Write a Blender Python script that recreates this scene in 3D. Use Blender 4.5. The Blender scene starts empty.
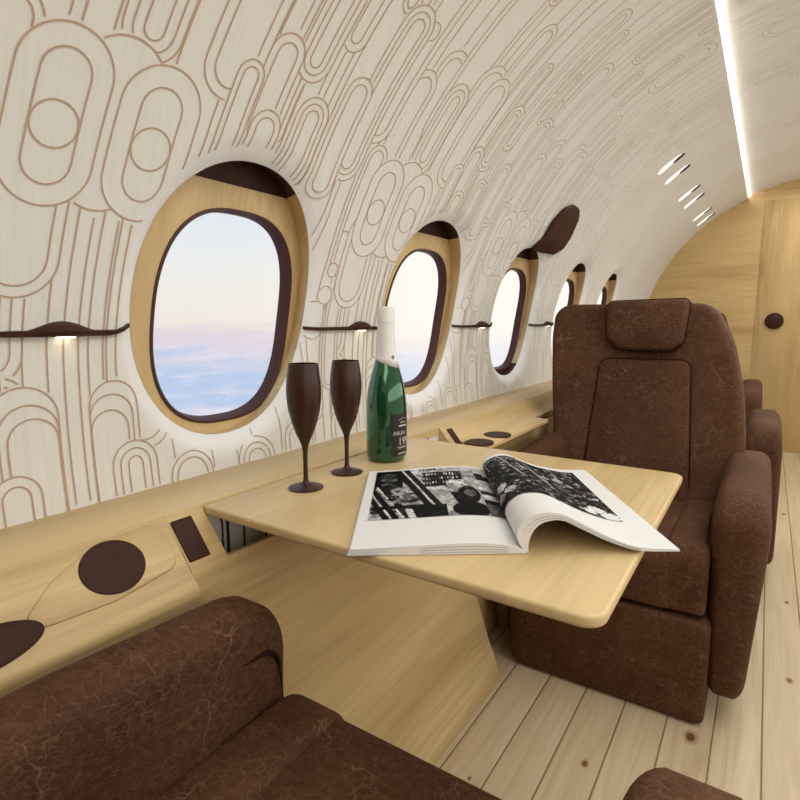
import bpy, bmesh, math, random
import numpy as np
from math import sin, cos, pi, radians, hypot, atan2, sqrt
from mathutils import Vector
random.seed(4)
S = bpy.context.scene
COL = S.collection

# ------------------------------------------------------------------ helpers
def nm(n): return n
def link(o, parent=None):
    COL.objects.link(o)
    if parent: o.parent = parent
    return o
def tag(o, label=None, cat=None, group=None, kind=None):
    if label: o['label'] = label
    if cat: o['category'] = cat
    if group: o['group'] = group
    if kind: o['kind'] = kind
    return o
def empty(name, loc=(0, 0, 0)):
    o = bpy.data.objects.new(name, None); o.location = loc; o.empty_display_size = .05
    return link(o)
def obj(name, V, F, mats, parent=None, smooth=True, mi=None, fix=True, auto=None):
    me = bpy.data.meshes.new(name)
    me.from_pydata([tuple(v) for v in V], [], [tuple(f) for f in F])
    for m in (mats if isinstance(mats, (list, tuple)) else [mats]): me.materials.append(m)
    if mi is not None: me.polygons.foreach_set('material_index', mi)
    if fix:
        bm = bmesh.new(); bm.from_mesh(me); bmesh.ops.recalc_face_normals(bm, faces=bm.faces); bm.to_mesh(me); bm.free()
    me.polygons.foreach_set('use_smooth', [smooth] * len(me.polygons))
    me.update()
    if auto is not None: sharp(me, auto)
    return link(bpy.data.objects.new(name, me), parent)
def sharp(me, deg):
    bm = bmesh.new(); bm.from_mesh(me)
    for e in bm.edges:
        if len(e.link_faces) == 2 and e.calc_face_angle(0) > radians(deg): e.smooth = False
    bm.to_mesh(me); bm.free()
def rbox(name, x0, x1, y0, y1, z0, z1, r, mat, parent=None, seg=4, fn=None):
    bm = bmesh.new(); bmesh.ops.create_cube(bm, size=1)
    for v in bm.verts:
        v.co = Vector(((x0 + x1) / 2 + v.co.x * (x1 - x0), (y0 + y1) / 2 + v.co.y * (y1 - y0), (z0 + z1) / 2 + v.co.z * (z1 - z0)))
    bmesh.ops.bevel(bm, geom=bm.edges[:], offset=r, segments=seg, affect='EDGES', profile=.5)
    if fn:
        for v in bm.verts: v.co = Vector(fn(*v.co))
    me = bpy.data.meshes.new(name); bm.to_mesh(me); bm.free(); me.materials.append(mat)
    me.polygons.foreach_set('use_smooth', [True] * len(me.polygons))
    sharp(me, 50)
    return link(bpy.data.objects.new(name, me), parent)
def roundpoly(pts, rad, n=7):
    out = []; N = len(pts)
    if not isinstance(rad, (list, tuple)): rad = [rad] * N
    for i in range(N):
        p = Vector(pts[i]); a = Vector(pts[i - 1]) - p; b = Vector(pts[(i + 1) % N]) - p
        la, lb = a.length, b.length; a /= la; b /= lb
        ang = math.acos(max(-1, min(1, a.dot(b))))
        r = rad[i]
        if r <= 0 or ang > pi - .05: out.append(tuple(p)); continue
        t = min(r / math.tan(ang / 2), la * .48, lb * .48); r = t * math.tan(ang / 2)
        c = p + (a + b).normalized() * (r / sin(ang / 2))
        s = p + a * t - c; e = p + b * t - c
        a0 = atan2(s.y, s.x); a1 = atan2(e.y, e.x); d = (a1 - a0 + pi) % (2 * pi) - pi
        for k in range(n + 1):
            q = a0 + d * k / n; out.append((c.x + r * cos(q), c.y + r * sin(q)))
    return out
def pillow(outline, h, r, fmap, crown=0., seg=5, backcrown=0., caps=(.82, .6, .36, .15)):
    """closed rounded slab from a CCW outline (a,b); thickness h along c"""
    P = np.array(outline, float); N = len(P)
    ar = .5 * np.sum(P[:, 0] * np.roll(P[:, 1], -1) - np.roll(P[:, 0], -1) * P[:, 1])
    if ar < 0: P = P[::-1].copy()
    e = np.roll(P, -1, 0) - P; e /= np.linalg.norm(e, axis=1)[:, None] + 1e-9
    ep = np.roll(e, 1, 0); n1 = np.c_[-ep[:, 1], ep[:, 0]]; n2 = np.c_[-e[:, 1], e[:, 0]]
    m = n1 + n2; m /= np.maximum((m * n2).sum(1), .35)[:, None]
    cen = P.mean(0); rings = []
    def side(sg, cr):
        L = []
        for k in range(seg + 1):
            a = k / seg * pi / 2
            L.append((P + m * r * (1 - cos(a)), h / 2 - r + r * sin(a)))
        Q = L[-1][0]
        for t in caps:
            L.append((cen + (Q - cen) * t, h / 2 + cr * (1 - t * t)))
        return [(q, sg * c) for q, c in L]
    f = side(1, crown); b = side(-1, backcrown)
    allr = b[::-1] + f
    V = [fmap(q[i, 0], q[i, 1], c) for q, c in allr for i in range(N)]
    F = []
    for k in range(len(allr) - 1):
        for i in range(N):
            j = (i + 1) % N
            F.append((k * N + i, k * N + j, (k + 1) * N + j, (k + 1) * N + i))
    cb = len(V); V.append(fmap(cen[0], cen[1], -(h / 2 + backcrown))); ct = len(V); V.append(fmap(cen[0], cen[1], h / 2 + crown))
    o = (len(allr) - 1) * N
    for i in range(N):
        j = (i + 1) % N
        F.append((cb, j, i)); F.append((ct, o + i, o + j))
    return V, F
def tube(path, r, n=8, closed=False):
    V = []; F = []; N = len(path)
    for i, p in enumerate(path):
        p = Vector(p)
        a = Vector(path[i - 1] if (i or closed) else path[i]); b = Vector(path[(i + 1) % N] if (i < N - 1 or closed) else path[i])
        t = (b - a).normalized(); u = t.cross(Vector((0.13, .21, 1))).normalized(); w = t.cross(u)
        rr = r(i / (N - 1)) if callable(r) else r
        for k in range(n):
            q = 2 * pi * k / n; V.append(p + (u * cos(q) + w * sin(q)) * rr)
    for i in range(N if closed else N - 1):
        j = (i + 1) % N
        for k in range(n):
            l = (k + 1) % n; F.append((i * n + k, i * n + l, j * n + l, j * n + k))
    if not closed: F.append(tuple(range(n))[::-1]); F.append(tuple((N - 1) * n + k for k in range(n)))
    return V, F
def lathe(prof, n=48, c=(0, 0)):
    V = []; F = []
    for r, z in prof:
        for k in range(n): V.append((c[0] + r * cos(2 * pi * k / n), c[1] + r * sin(2 * pi * k / n), z))
    for i in range(len(prof) - 1):
        for k in range(n):
            l = (k + 1) % n; F.append((i * n + k, i * n + l, (i + 1) * n + l, (i + 1) * n + k))
    F.append(tuple(range(n))[::-1]); F.append(tuple((len(prof) - 1) * n + k for k in range(n)))
    return V, F
def copy_tree(o, parent=None):
    c = o.copy(); COL.objects.link(c); c.parent = parent
    for ch in list(o.children): copy_tree(ch, c)
    return c
def interp(prof, t):
    """Catmull-Rom resample of control points at t in 0..1 by chord length"""
    P = np.array(prof, float); d = np.r_[0, np.cumsum(np.linalg.norm(np.diff(P, axis=0), axis=1))]; d /= d[-1]
    out = []
    for q in t:
        i = min(max(int(np.searchsorted(d, q, side='right')) - 1, 0), len(P) - 2)
        u = (q - d[i]) / (d[i + 1] - d[i]); p1, p2 = P[i], P[i + 1]; p0 = P[i - 1] if i else 2 * p1 - p2; p3 = P[i + 2] if i + 2 < len(P) else 2 * p2 - p1
        out.append(.5 * (2 * p1 + (p2 - p0) * u + (2 * p0 - 5 * p1 + 4 * p2 - p3) * u * u + (3 * p1 - p0 - 3 * p2 + p3) * u ** 3))
    return np.array(out)

# ------------------------------------------------------------------ materials
class NT:
    def __init__(s, name):
        s.m = bpy.data.materials.new(name); s.m.use_nodes = True; s.t = s.m.node_tree; s.t.nodes.clear()
        s.out = s.t.nodes.new('ShaderNodeOutputMaterial')
    def n(s, ty, **kw):
        x = s.t.nodes.new(ty)
        for k, v in kw.items():
            if k in x.inputs.keys(): x.inputs[k].default_value = v
            else: setattr(x, k, v)
        return x
    def l(s, a, b): s.t.links.new(a, b)
    def math(s, op, a, b=None, c=None, clamp=False):
        x = s.t.nodes.new('ShaderNodeMath'); x.operation = op; x.use_clamp = clamp
        for i, v in enumerate((a, b, c)):
            if v is None: continue
            if isinstance(v, (int, float)): x.inputs[i].default_value = v
            else: s.l(v, x.inputs[i])
        return x.outputs[0]
    def mix(s, fac, a, b):
        x = s.t.nodes.new('ShaderNodeMix'); x.data_type = 'RGBA'
        for sock, v in ((x.inputs[0], fac), (x.inputs[6], a), (x.inputs[7], b)):
            if hasattr(v, 'links') or hasattr(v, 'is_linked'): s.l(v, sock)
            elif isinstance(v, (int, float)): sock.default_value = v
            else: sock.default_value = (*v, 1)
        return x.outputs[2]
    def coord(s, kind='Object', scale=(1, 1, 1), rot=(0, 0, 0)):
        c = s.n('ShaderNodeTexCoord'); m = s.n('ShaderNodeMapping'); m.inputs['Scale'].default_value = scale; m.inputs['Rotation'].default_value = rot
        s.l(c.outputs[kind], m.inputs[0]); return m.outputs[0]
    def noise(s, vec, scale=5, detail=3, rough=.5, dist=0):
        x = s.n('ShaderNodeTexNoise'); x.inputs['Scale'].default_value = scale; x.inputs['Detail'].default_value = detail
        x.inputs['Roughness'].default_value = rough; x.inputs['Distortion'].default_value = dist; s.l(vec, x.inputs['Vector']); return x
    def ramp(s, fac, stops, interp='LINEAR'):
        x = s.n('ShaderNodeValToRGB'); x.color_ramp.interpolation = interp
        while len(x.color_ramp.elements) < len(stops): x.color_ramp.elements.new(.5)
        for e, (p, c) in zip(x.color_ramp.elements, stops): e.position = p; e.color = (*c, 1)
        s.l(fac, x.inputs[0]); return x.outputs[0]
    def mr(s, v, a, b, c=0., d=1.):
        x = s.n('ShaderNodeMapRange'); x.interpolation_type = 'SMOOTHSTEP'
        for i, q in enumerate((a, b, c, d)): x.inputs[i + 1].default_value = q
        s.l(v, x.inputs[0]); return x.outputs[0]
    def bsdf(s, col, rough=.5, bump=None, bstr=.2, bdist=.002, **kw):
        b = s.n('ShaderNodeBsdfPrincipled')
        if hasattr(col, 'is_linked'): s.l(col, b.inputs['Base Color'])
        else: b.inputs['Base Color'].default_value = (*col, 1)
        if hasattr(rough, 'is_linked'): s.l(rough, b.inputs['Roughness'])
        else: b.inputs['Roughness'].default_value = rough
        for k, v in kw.items(): b.inputs[k].default_value = v
        if bump is not None:
            q = s.n('ShaderNodeBump'); q.inputs['Strength'].default_value = bstr; q.inputs['Distance'].default_value = bdist
            s.l(bump, q.inputs['Height']); s.l(q.outputs[0], b.inputs['Normal'])
        s.l(b.outputs[0], s.out.inputs[0]); return s.m

def plain(name, col, rough=.5, **kw): return NT(name).bsdf(col, rough, **kw)
def emis(name, col, st):
    t = NT(name); e = t.n('ShaderNodeEmission'); e.inputs[0].default_value = (*col, 1); e.inputs[1].default_value = st
    t.l(e.outputs[0], t.out.inputs[0]); return t.m

def wood(name, axis, c0, c1, c2, rough=.42, sc=1., kind='Object'):
    """pale maple-like veneer; axis = grain direction (0 x, 1 y, 2 z)"""
    t = NT(name); s = [9 * sc] * 3; s[axis] = .9 * sc
    v = t.coord(kind, s); n1 = t.noise(v, 1.3, 5, .55, .6); s2 = [70 * sc] * 3; s2[axis] = 3 * sc
    v2 = t.coord(kind, s2); n2 = t.noise(v2, 1.5, 3, .6)
    c = t.ramp(n1.outputs[0], [(.32, c0), (.5, c1), (.68, c2)])
    f = t.mr(n2.outputs[0], .35, .75, 0, .42)
    c = t.mix(f, c, tuple(x * .72 for x in c0))
    s3 = [2.2 * sc] * 3; s3[axis] = .5 * sc
    n3 = t.noise(t.coord(kind, s3), 1., 2, .5)
    c = t.mix(t.mr(n3.outputs[0], .4, .62, 0, .6), c, c2)
    return t.bsdf(c, rough, bump=n2.outputs[0], bstr=.05, **{'Specular IOR Level': .4})
OAK = dict(c0=(.49, .335, .145), c1=(.60, .43, .205), c2=(.70, .525, .275))
M = {}
M['oak_y'] = wood('oak_veneer_lengthwise', 1, **OAK)
M['oak_x'] = wood('oak_veneer_crosswise', 0, **OAK)
M['oak_z'] = wood('oak_veneer_upright', 2, **OAK)
M['table'] = wood('tabletop_veneer', 1, (.53, .375, .17), (.62, .455, .22), (.70, .53, .28), rough=.36)
M['bulk_x'] = wood('bulkhead_veneer_crosswise', 0, (.46, .30, .12), (.57, .39, .17), (.66, .47, .22), sc=1.4)
M['bulk_z'] = wood('bulkhead_veneer_upright', 2, (.46, .30, .12), (.57, .39, .17), (.66, .47, .22), sc=1.4)

def leather():
    t = NT('brown_leather'); v = t.coord('Object')
    def warp(amt, sc, src, stretch):
        w = t.noise(src, sc, 4, .65); q = t.n('ShaderNodeVectorMath', operation='MULTIPLY_ADD'); t.l(w.outputs['Color'], q.inputs[0]); q.inputs[1].default_value = (amt,) * 3; t.l(src, q.inputs[2])
        m = t.n('ShaderNodeMapping'); m.inputs['Scale'].default_value = stretch; t.l(q.outputs[0], m.inputs[0]); return m.outputs[0]
    def crack(vec, sc):
        x = t.n('ShaderNodeTexVoronoi', feature='DISTANCE_TO_EDGE'); x.inputs['Scale'].default_value = sc; t.l(vec, x.inputs['Vector']); return x.outputs[0]
    e1 = crack(warp(.022, 34, v, (.55, .85, 1.35)), 82); e2 = crack(warp(.05, 18, v, (.6, .8, 1.3)), 62); e3 = crack(warp(.12, 6, v, (1, 1, 1)), 8)
    big = t.noise(v, 4.5, 5, .62); mid = t.noise(v, 19, 5, .65); fine = t.noise(v, 300, 3, .6); grit = t.noise(v, 95, 4, .7)
    l1 = t.math('MULTIPLY', t.mr(e1, 0, .055, 1, 0), t.mr(mid.outputs[0], .36, .60))
    l2 = t.math('MULTIPLY', t.mr(e2, 0, .05, 1, 0), t.mr(big.outputs[0], .42, .60))
    l3 = t.math('MULTIPLY', t.mr(e3, 0, .012, 1, 0), t.mr(mid.outputs[0], .48, .62))
    c = t.ramp(big.outputs[0], [(.3, (.055, .0212, .0092)), (.52, (.084, .0340, .0150)), (.72, (.120, .053, .0255))])
    c = t.mix(t.mr(mid.outputs[0], .35, .7, 0, .4), c, (.050, .0195, .0105))
    c = t.mix(t.mr(grit.outputs[0], .40, .68, 0, .45), c, (.135, .066, .038))
    c = t.mix(t.math('MULTIPLY', l1, .50), c, (.22, .122, .070)); c = t.mix(t.math('MULTIPLY', l2, .24), c, (.25, .14, .09)); c = t.mix(t.math('MULTIPLY', l3, .5), c, (.30, .175, .115))
    h = t.math('ADD', t.math('MULTIPLY', t.mr(e1, 0, .14), .5), t.math('MULTIPLY', fine.outputs[0], .3)); h = t.math('ADD', h, t.math('MULTIPLY', grit.outputs[0], .6)); h = t.math('ADD', h, t.math('MULTIPLY', t.mr(e2, 0, .1), .4))
    return t.bsdf(c, .66, bump=h, bstr=.38, bdist=.002, **{'Specular IOR Level': .14})
M['leather'] = leather()
M['seam'] = plain('dark_leather_seam', (.022, .0085, .0045), .8, **{'Specular IOR Level': .1})
def dark_trim(name, rough):
    t = NT(name); n = t.noise(t.coord('Object'), 60, 4, .6)
    c = t.ramp(n.outputs[0], [(.3, (.036, .0125, .0075)), (.7, (.054, .021, .0135))])
    return t.bsdf(c, rough, bump=n.outputs[0], bstr=.08, **{'Specular IOR Level': .15})
M['dark'] = dark_trim('dark_brown_trim', .5)
M['gasket'] = plain('plum_brown_rubber', (.078, .034, .031), .45, **{'Specular IOR Level': .2})
M['glassware'] = plain('opaque_dark_brown_glass', (.042, .0155, .0095), .36, **{'Specular IOR Level': .3, 'Coat Weight': .12, 'Coat Roughness': .1})
M['black'] = plain('black_metal', (.02, .018, .016), .5)

def wallpaper():
    t = NT('pale_textured_wallcovering'); uv = t.coord('UV', (150, 5, 1)); n = t.noise(uv, 1., 4, .65)
    uv2 = t.coord('UV', (520, 9, 1)); n2 = t.noise(uv2, 1., 2, .6); b = t.noise(t.coord('UV', (6, 2, 1)), 1., 2, .5)
    uvn = t.n('ShaderNodeUVMap', uv_map='scoop'); sep = t.n('ShaderNodeSeparateXYZ'); t.l(uvn.outputs[0], sep.inputs[0])
    c = t.ramp(n.outputs[0], [(.3, (.71, .70, .655)), (.5, (.75, .74, .695)), (.72, (.775, .765, .73))])
    c = t.mix(t.mr(n2.outputs[0], .45, .75, 0, .26), c, (.65, .67, .675))
    c = t.mix(t.mr(b.outputs[0], .4, .65, 0, .25), c, (.78, .765, .715))
    c = t.mix(sep.outputs[0], c, (.86, .865, .87))       # plain white funnel round each window, skylight spill painted into its colour
    return t.bsdf(c, .62, bump=n2.outputs[0], bstr=.08, **{'Specular IOR Level': .3})
M['wall'] = wallpaper()
M['line'] = plain('copper_brown_inlay_line', (.50, .33, .225), .55)
M['ceil'] = plain('pale_ceiling_lacquer', (.72, .70, .65), .6)
M['led'] = emis('led_strip', (1, .96, .89), 15)
M['lens'] = emis('lit_lens', (1, .97, .91), 1.25)
M['lamp'] = emis('lamp_lens', (1, .86, .64), 7)
M['paper'] = plain('magazine_paper', (.76, .76, .755), .5, **{'Specular IOR Level': .25})
M['foil'] = plain('white_foil', (.80, .795, .77), .42)
M['label'] = plain('black_paper_label', (.012, .011, .010), .45)
M['ink'] = plain('white_print', (.62, .60, .54), .5)
def bottle_mat():
    return plain('green_bottle_glass', (.016, .105, .045), .09, Metallic=.55, **{'Coat Weight': .8, 'Coat Roughness': .03})
M['green'] = bottle_mat()
def pane_mat():
    t = NT('window_glass'); tr = t.n('ShaderNodeBsdfTransparent'); gl = t.n('ShaderNodeBsdfGlossy'); gl.inputs['Roughness'].default_value = .02
    m = t.n('ShaderNodeMixShader'); m.inputs[0].default_value = .015
    t.l(tr.outputs[0], m.inputs[1]); t.l(gl.outputs[0], m.inputs[2]); t.l(m.outputs[0], t.out.inputs[0]); return t.m
M['pane'] = pane_mat()
def print_mat():
    t = NT('printed_photo_ink'); a = t.n('ShaderNodeVertexColor', layer_name='print'); return t.bsdf(a.outputs[0], .6, **{'Specular IOR Level': .06})
M['print'] = print_mat()

def floor_mat():
    t = NT('pale_pine_planks'); c = t.n('ShaderNodeTexCoord'); sp = t.n('ShaderNodeSeparateXYZ'); t.l(c.outputs['Object'], sp.inputs[0])
    X, Y = sp.outputs[0], sp.outputs[1]
    u = t.math('MULTIPLY', t.math('ADD', X, .537), 10.); idx = t.math('FLOOR', u); fr = t.math('FRACT', u)
    edge = t.math('MINIMUM', fr, t.math('SUBTRACT', 1., fr))
    wn = t.n('ShaderNodeTexWhiteNoise', noise_dimensions='1D'); t.l(idx, wn.inputs['W'])
    # knots
    k = None
    for (kx, ky, r) in KNOTS:
        dx = t.math('SUBTRACT', X, kx); dy = t.math('MULTIPLY', t.math('SUBTRACT', Y, ky), .6)
        d = t.math('DIVIDE', t.math('SQRT', t.math('ADD', t.math('MULTIPLY', dx, dx), t.math('MULTIPLY', dy, dy))), r)
        k = d if k is None else t.math('SMOOTH_MIN', k, d, .3)
    co = t.n('ShaderNodeCombineXYZ'); 
    bend = t.math('DIVIDE', .010, t.math('ADD', k, .6))
    t.l(t.math('ADD', t.math('MULTIPLY', t.math('ADD', X, bend), 34.), t.math('MULTIPLY', idx, 7.3)), co.inputs[0]); t.l(t.math('ADD', t.math('MULTIPLY', Y, 1.6), t.math('MULTIPLY', wn.outputs[0], 30.)), co.inputs[1])
    g = t.noise(co.outputs[0], 1., 4, .55, 1.2)
    col = t.ramp(g.outputs[0], [(.28, (.50, .385, .232)), (.5, (.62, .50, .33)), (.72, (.70, .59, .425))])
    col = t.mix(t.math('MULTIPLY', wn.outputs[0], .35), col, (.56, .45, .27))
    col = t.mix(t.mr(k, .9, 1.9, .75, 0), col, (.36, .20, .09))
    col = t.mix(t.mr(k, .65, 1.0, .9, 0), col, (.12, .055, .025))
    col = t.mix(t.mr(edge, .010, .030, .85, 0), col, (.22, .135, .06))
    h = t.mr(edge, .0, .03)
    return t.bsdf(col, .42, bump=h, bstr=.5, bdist=.003, **{'Specular IOR Level': .4})
KNOTS = [(-.08, 1.392, .011), (-.028, 1.21, .010), (.125, 1.78, .007), (.13, 2.3, .006), (-.47, .99, .003), (-.27, 1.17, .006), (.09, 2.75, .006), (.14, 3.4, .008), (.21, 1.5, .009), (-.32, .8, .01), (.05, .7, .011), (.34, 2.5, .009)]
M['floor'] = floor_mat()

# ------------------------------------------------------------------ cabin shell
CX, CZ, R = .267, .831, 1.166
TH0 = radians(-6.85)
S_LED = R * (radians(66.4) - TH0)
YB, YR = 5.07, -1.7
PITCH = .735
WINS = [PITCH * k + .016 for k in range(1, 6)]
WA, WB, WS = .213, .262, .334          # window hole half sizes (along cabin, along girth) and girth centre
def sup(p, n, a, b):
    c, s = cos(p), sin(p)
    q = (abs(c) ** n + abs(s) ** n) ** (-1 / n); return a * q * c, b * q * s
SHR = .065
def wdist(Y, s):
    s = np.asarray(s, float); Y = np.asarray(Y, float) - SHR * (s - .22); best = np.full(np.broadcast(Y, s).shape, 9.)
    for yc in WINS:
        rho = (np.abs((Y - yc) / WA) ** 2.15 + np.abs((s - WS) / WB) ** 2.15) ** (1 / 2.15)
        best = np.minimum(best, (rho - 1) * .225)
    return best
SC_W, SC_D = .048, .022
def scoop(Y, s):
    e = np.clip(wdist(Y, s) / SC_W, 0, 1); return SC_D * (1 - e) ** 2
def cyl(Y, s, r):
    th = s / R + TH0; return (CX - r * cos(th), Y, CZ + r * sin(th))
def wallpt(Y, s, off=0.): return cyl(Y, s, R + float(scoop(Y, s)) - off)

# ---- engraved line pattern, laid out over one window pitch and repeated along the cabin
def capsule(y, s, w, L, ins=(), circ=None): return dict(y=y, s=s, w=w, L=L, ins=list(ins), circ=circ)
T = []
T += [capsule(.405, .579, .061, .057, [.029], (0, -.009, .031)), capsule(.545, .577, .064, .053, [.031], (0, -.006, .032))]
T += [capsule(.480, .588, .062, .060)]
T += [capsule(.636, .640, .026, .088, [.011]), capsule(.704, .628, .033, .030, [.013]), capsule(.800, .650, .040, .055, [.012, .024])]
T += [capsule(.688, .716, .036, .066, [.015]), capsule(.889, .690, .036, .09, [.014])]
T += [capsule(.345, -.02, .034, .06, [.015]), capsule(.530, -.02, .040, .075, [.013, .027]), capsule(.640, -.05, .045, .06, [.012]), capsule(.80, -.05, .05, .055, [.013, .026]), capsule(.93, -.03, .045, .06, [.014])]
T += [capsule(.376, 0, .035, .120), capsule(.371, 0, .041, .135), capsule(.365, 0, .048, .155)]
T += [capsule(.492, 0, .031, .122), capsule(.496, 0, .036, .143), capsule(.501, 0, .041, .160)]
T += [capsule(.352, .45, .056, .062, [.016])]
T += [capsule(1.01, .42, .017, .0), capsule(1.005, .36, .022, .0), capsule(.985, .30, .024, .02), capsule(1.02, .47, .013, .03)]
T += [capsule(1.045, .25, .028, .09, [.010]), capsule(.99, .2, .030, .11, [.012]), capsule(1.03, .56, .034, .12, [.012]), capsule(1.075, .12, .028, .07, [.012])]
T += [capsule(.60, .83, .052, .10, [.018]), capsule(.75, .86, .040, .06, [.013, .026]), capsule(.46, .80, .045, .07, [.014, .03])]
rr = random.Random(11)
for i in range(22):
    s = .80 + 1.72 * ((i * .618034) % 1.0); w = rr.choice([.022, .03, .036, .045, .055, .06])
    n = rr.choice([1, 1, 2]); st = max(.011, w / (n + 1) * rr.uniform(.6, .9)); n = min(n, int(w / st - .3))
    T.append(capsule(.3675 + rr.random() * PITCH, s, w, rr.choice([.03, .06, .09, .14, .2]), [st * (j + 1) for j in range(n)], (0, 0, w * .42) if rr.random() < .28 else None))
for i in range(9):
    T.append(capsule(.3675 + rr.random() * PITCH, rr.uniform(.1, 2.4), rr.choice([.03, .045, .06]), rr.choice([.2, .3, .4]), [.016]))
VERT = [.425, .447, .462]; y = .3675
while y < .3675 + PITCH: VERT.append(y); y += rr.choice([.034, .05, .06, .075])
VERT = [v for i, v in enumerate(VERT) if all(abs(v - q) > .014 for q in VERT[:i])]
def lean(s):
    return .14 * np.maximum(0, np.asarray(s, float) - .24) ** 2 / (np.maximum(0, np.asarray(s, float) - .24) + .10)
for c in T[:3]: c['y'] -= float(lean(c['s']))
def build_pattern(s0, s1, y0, y1, width=.0021):
    shapes = []
    for i, c in enumerate(T):
        for k in range(-3, 8):
            yy = c['y'] + k * PITCH
            if yy + c['w'] < y0 or yy - c['w'] > y1 or c['s'] + c['L'] + c['w'] < s0 or c['s'] - c['L'] - c['w'] > s1: continue
            shapes.append((yy, c['s'], c['w'], c['L'], c))
    A = np.array([q[:4] for q in shapes]); Vs = []; Fs = []
    def emit(Y, Sg, hi, closed):
        # keep samples not covered by shapes above, not on a window funnel, inside the sheet
        YL = Y + lean(Sg)
        keep = (Sg > s0) & (Sg < s1) & (YL > y0) & (YL < y1)
        d = wdist(YL, Sg); 
        left = (YL - PITCH * np.clip(np.round(YL / PITCH), 1, 5)) < .06
        keep &= np.where(left, d > .024, d > .003)
        if hi > 0:
            cand = A[:hi]; m = (np.abs(cand[:, 0] - Y.mean()) < cand[:, 2] + np.ptp(Y) + .01) & (np.abs(cand[:, 1] - Sg.mean()) < cand[:, 2] + cand[:, 3] + np.ptp(Sg))
            for cy, cs, cw, cL in cand[m]:
                q = np.hypot(Y - cy, np.maximum(np.abs(Sg - cs) - cL, 0)) - cw
                keep &= q > -.0005
        N = len(Y)
        Y = YL
        dy = np.gradient(Y); ds = np.gradient(Sg)
        if closed: dy = (np.roll(Y, -1) - np.roll(Y, 1)); ds = (np.roll(Sg, -1) - np.roll(Sg, 1))
        ln = np.hypot(dy, ds) + 1e-9; wd = width * np.clip(1.1 - .22 * np.maximum(0, Y - .6), .55, 1.1); ny, ns = -ds / ln * wd / 2, dy / ln * wd / 2
        rad = R + scoop(Y, Sg) - .0012; th0 = (Sg + ns) / R + TH0; th1 = (Sg - ns) / R + TH0
        idx = {}
        def vid(i):
            if i not in idx:
                idx[i] = len(Vs)
                Vs.append((CX - rad[i] * cos(th0[i]), Y[i] + ny[i], CZ + rad[i] * sin(th0[i]))); Vs.append((CX - rad[i] * cos(th1[i]), Y[i] - ny[i], CZ + rad[i] * sin(th1[i])))
            return idx[i]
        for i in range(N if closed else N - 1):
            j = (i + 1) % N
            if keep[i] and keep[j]:
                a, b = vid(i), vid(j); Fs.append((a, a + 1, b + 1, b))
    for hi, (cy, cs, cw, cL, c) in enumerate(shapes):
        step = .008 if cy < 2 else .014
        for ins in [0.] + c['ins']:
            w = cw - ins; na = max(10, int(pi * w / step)); nl = max(1, int(2 * cL / step))
            a = np.linspace(0, pi, na); P = [np.c_[w * np.cos(a), cL + w * np.sin(a)], np.c_[np.full(nl, -w), np.linspace(cL, -cL, nl + 2)[1:-1]], np.c_[w * np.cos(a + pi), -cL + w * np.sin(a + pi)], np.c_[np.full(nl, w), np.linspace(-cL, cL, nl + 2)[1:-1]]]
            if cL < 1e-4: P = [np.c_[w * np.cos(2 * a[:-1]), w * np.sin(2 * a[:-1])]]
            P = np.concatenate(P); emit(cy + P[:, 0], cs + P[:, 1], hi, True)
        if c['circ']:
            ox, os_, r = c['circ']; a = np.linspace(0, 2 * pi, max(16, int(2 * pi * r / step)))[:-1]; emit(cy + ox + r * np.cos(a), cs + os_ + r * np.sin(a), hi, True)
    for k in range(-3, 8):
        for v in VERT:
            if y0 < v + k * PITCH < y1:
                sg = np.arange(s0, s1, .012); emit(np.full(len(sg), v + k * PITCH), sg, len(shapes), False)
    return Vs, Fs

def shell(name, patches, mats, pattern=None):
    """patches: list of (grid YS array [m,n,2], radius fn) -> mesh with UV(Y,s) and scoop mask"""
    V = []; F = []; UV = []; MK = []
    for G, rf in patches:
        m, n = G.shape[:2]; o = len(V)
        sc = scoop(G[..., 0], G[..., 1])
        for i in range(m):
            for j in range(n):
                Y, s = G[i, j]; V.append(cyl(Y, s, rf(Y, s) + sc[i, j] if rf is not None else R + sc[i, j])); UV.append((Y, s)); MK.append(min(1, sc[i, j] / SC_D * 3.0))
        for i in range(m - 1):
            for j in range(n - 1): F.append((o + i * n + j, o + i * n + j + 1, o + (i + 1) * n + j + 1, o + (i + 1) * n + j))
    mi = [0] * len(F)
    if pattern:
        o = len(V); PV, PF = pattern; V += PV; UV += [(0, 0)] * len(PV); MK += [0] * len(PV)
        F += [tuple(o + q for q in f) for f in PF]; mi += [1] * len(PF)
    me = bpy.data.meshes.new(name); me.from_pydata(V, [], F)
    for m_ in mats: me.materials.append(m_)
    me.polygons.foreach_set('material_index', mi); me.polygons.foreach_set('use_smooth', [True] * len(F))
    li = np.zeros(len(me.loops), int); me.loops.foreach_get('vertex_index', li)
    u = me.uv_layers.new(name='UVMap'); u.data.foreach_set('uv', np.array(UV, float)[li].ravel())
    w = me.uv_layers.new(name='scoop'); mk = np.array(MK, float)[li]; w.data.foreach_set('uv', np.c_[mk, mk].ravel())
    me.uv_layers.active = u; u.active_render = True
    me.update(); o = link(bpy.data.objects.new(name, me)); return tag(o, kind='structure')
def grid(y0, y1, s0, s1, ny, ns):
    yy, ss = np.meshgrid(np.linspace(y0, y1, ny), np.linspace(s0, s1, ns)); return np.stack([yy, ss], -1)
patches = []
SB0, SB1 = -.03, .74
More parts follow.
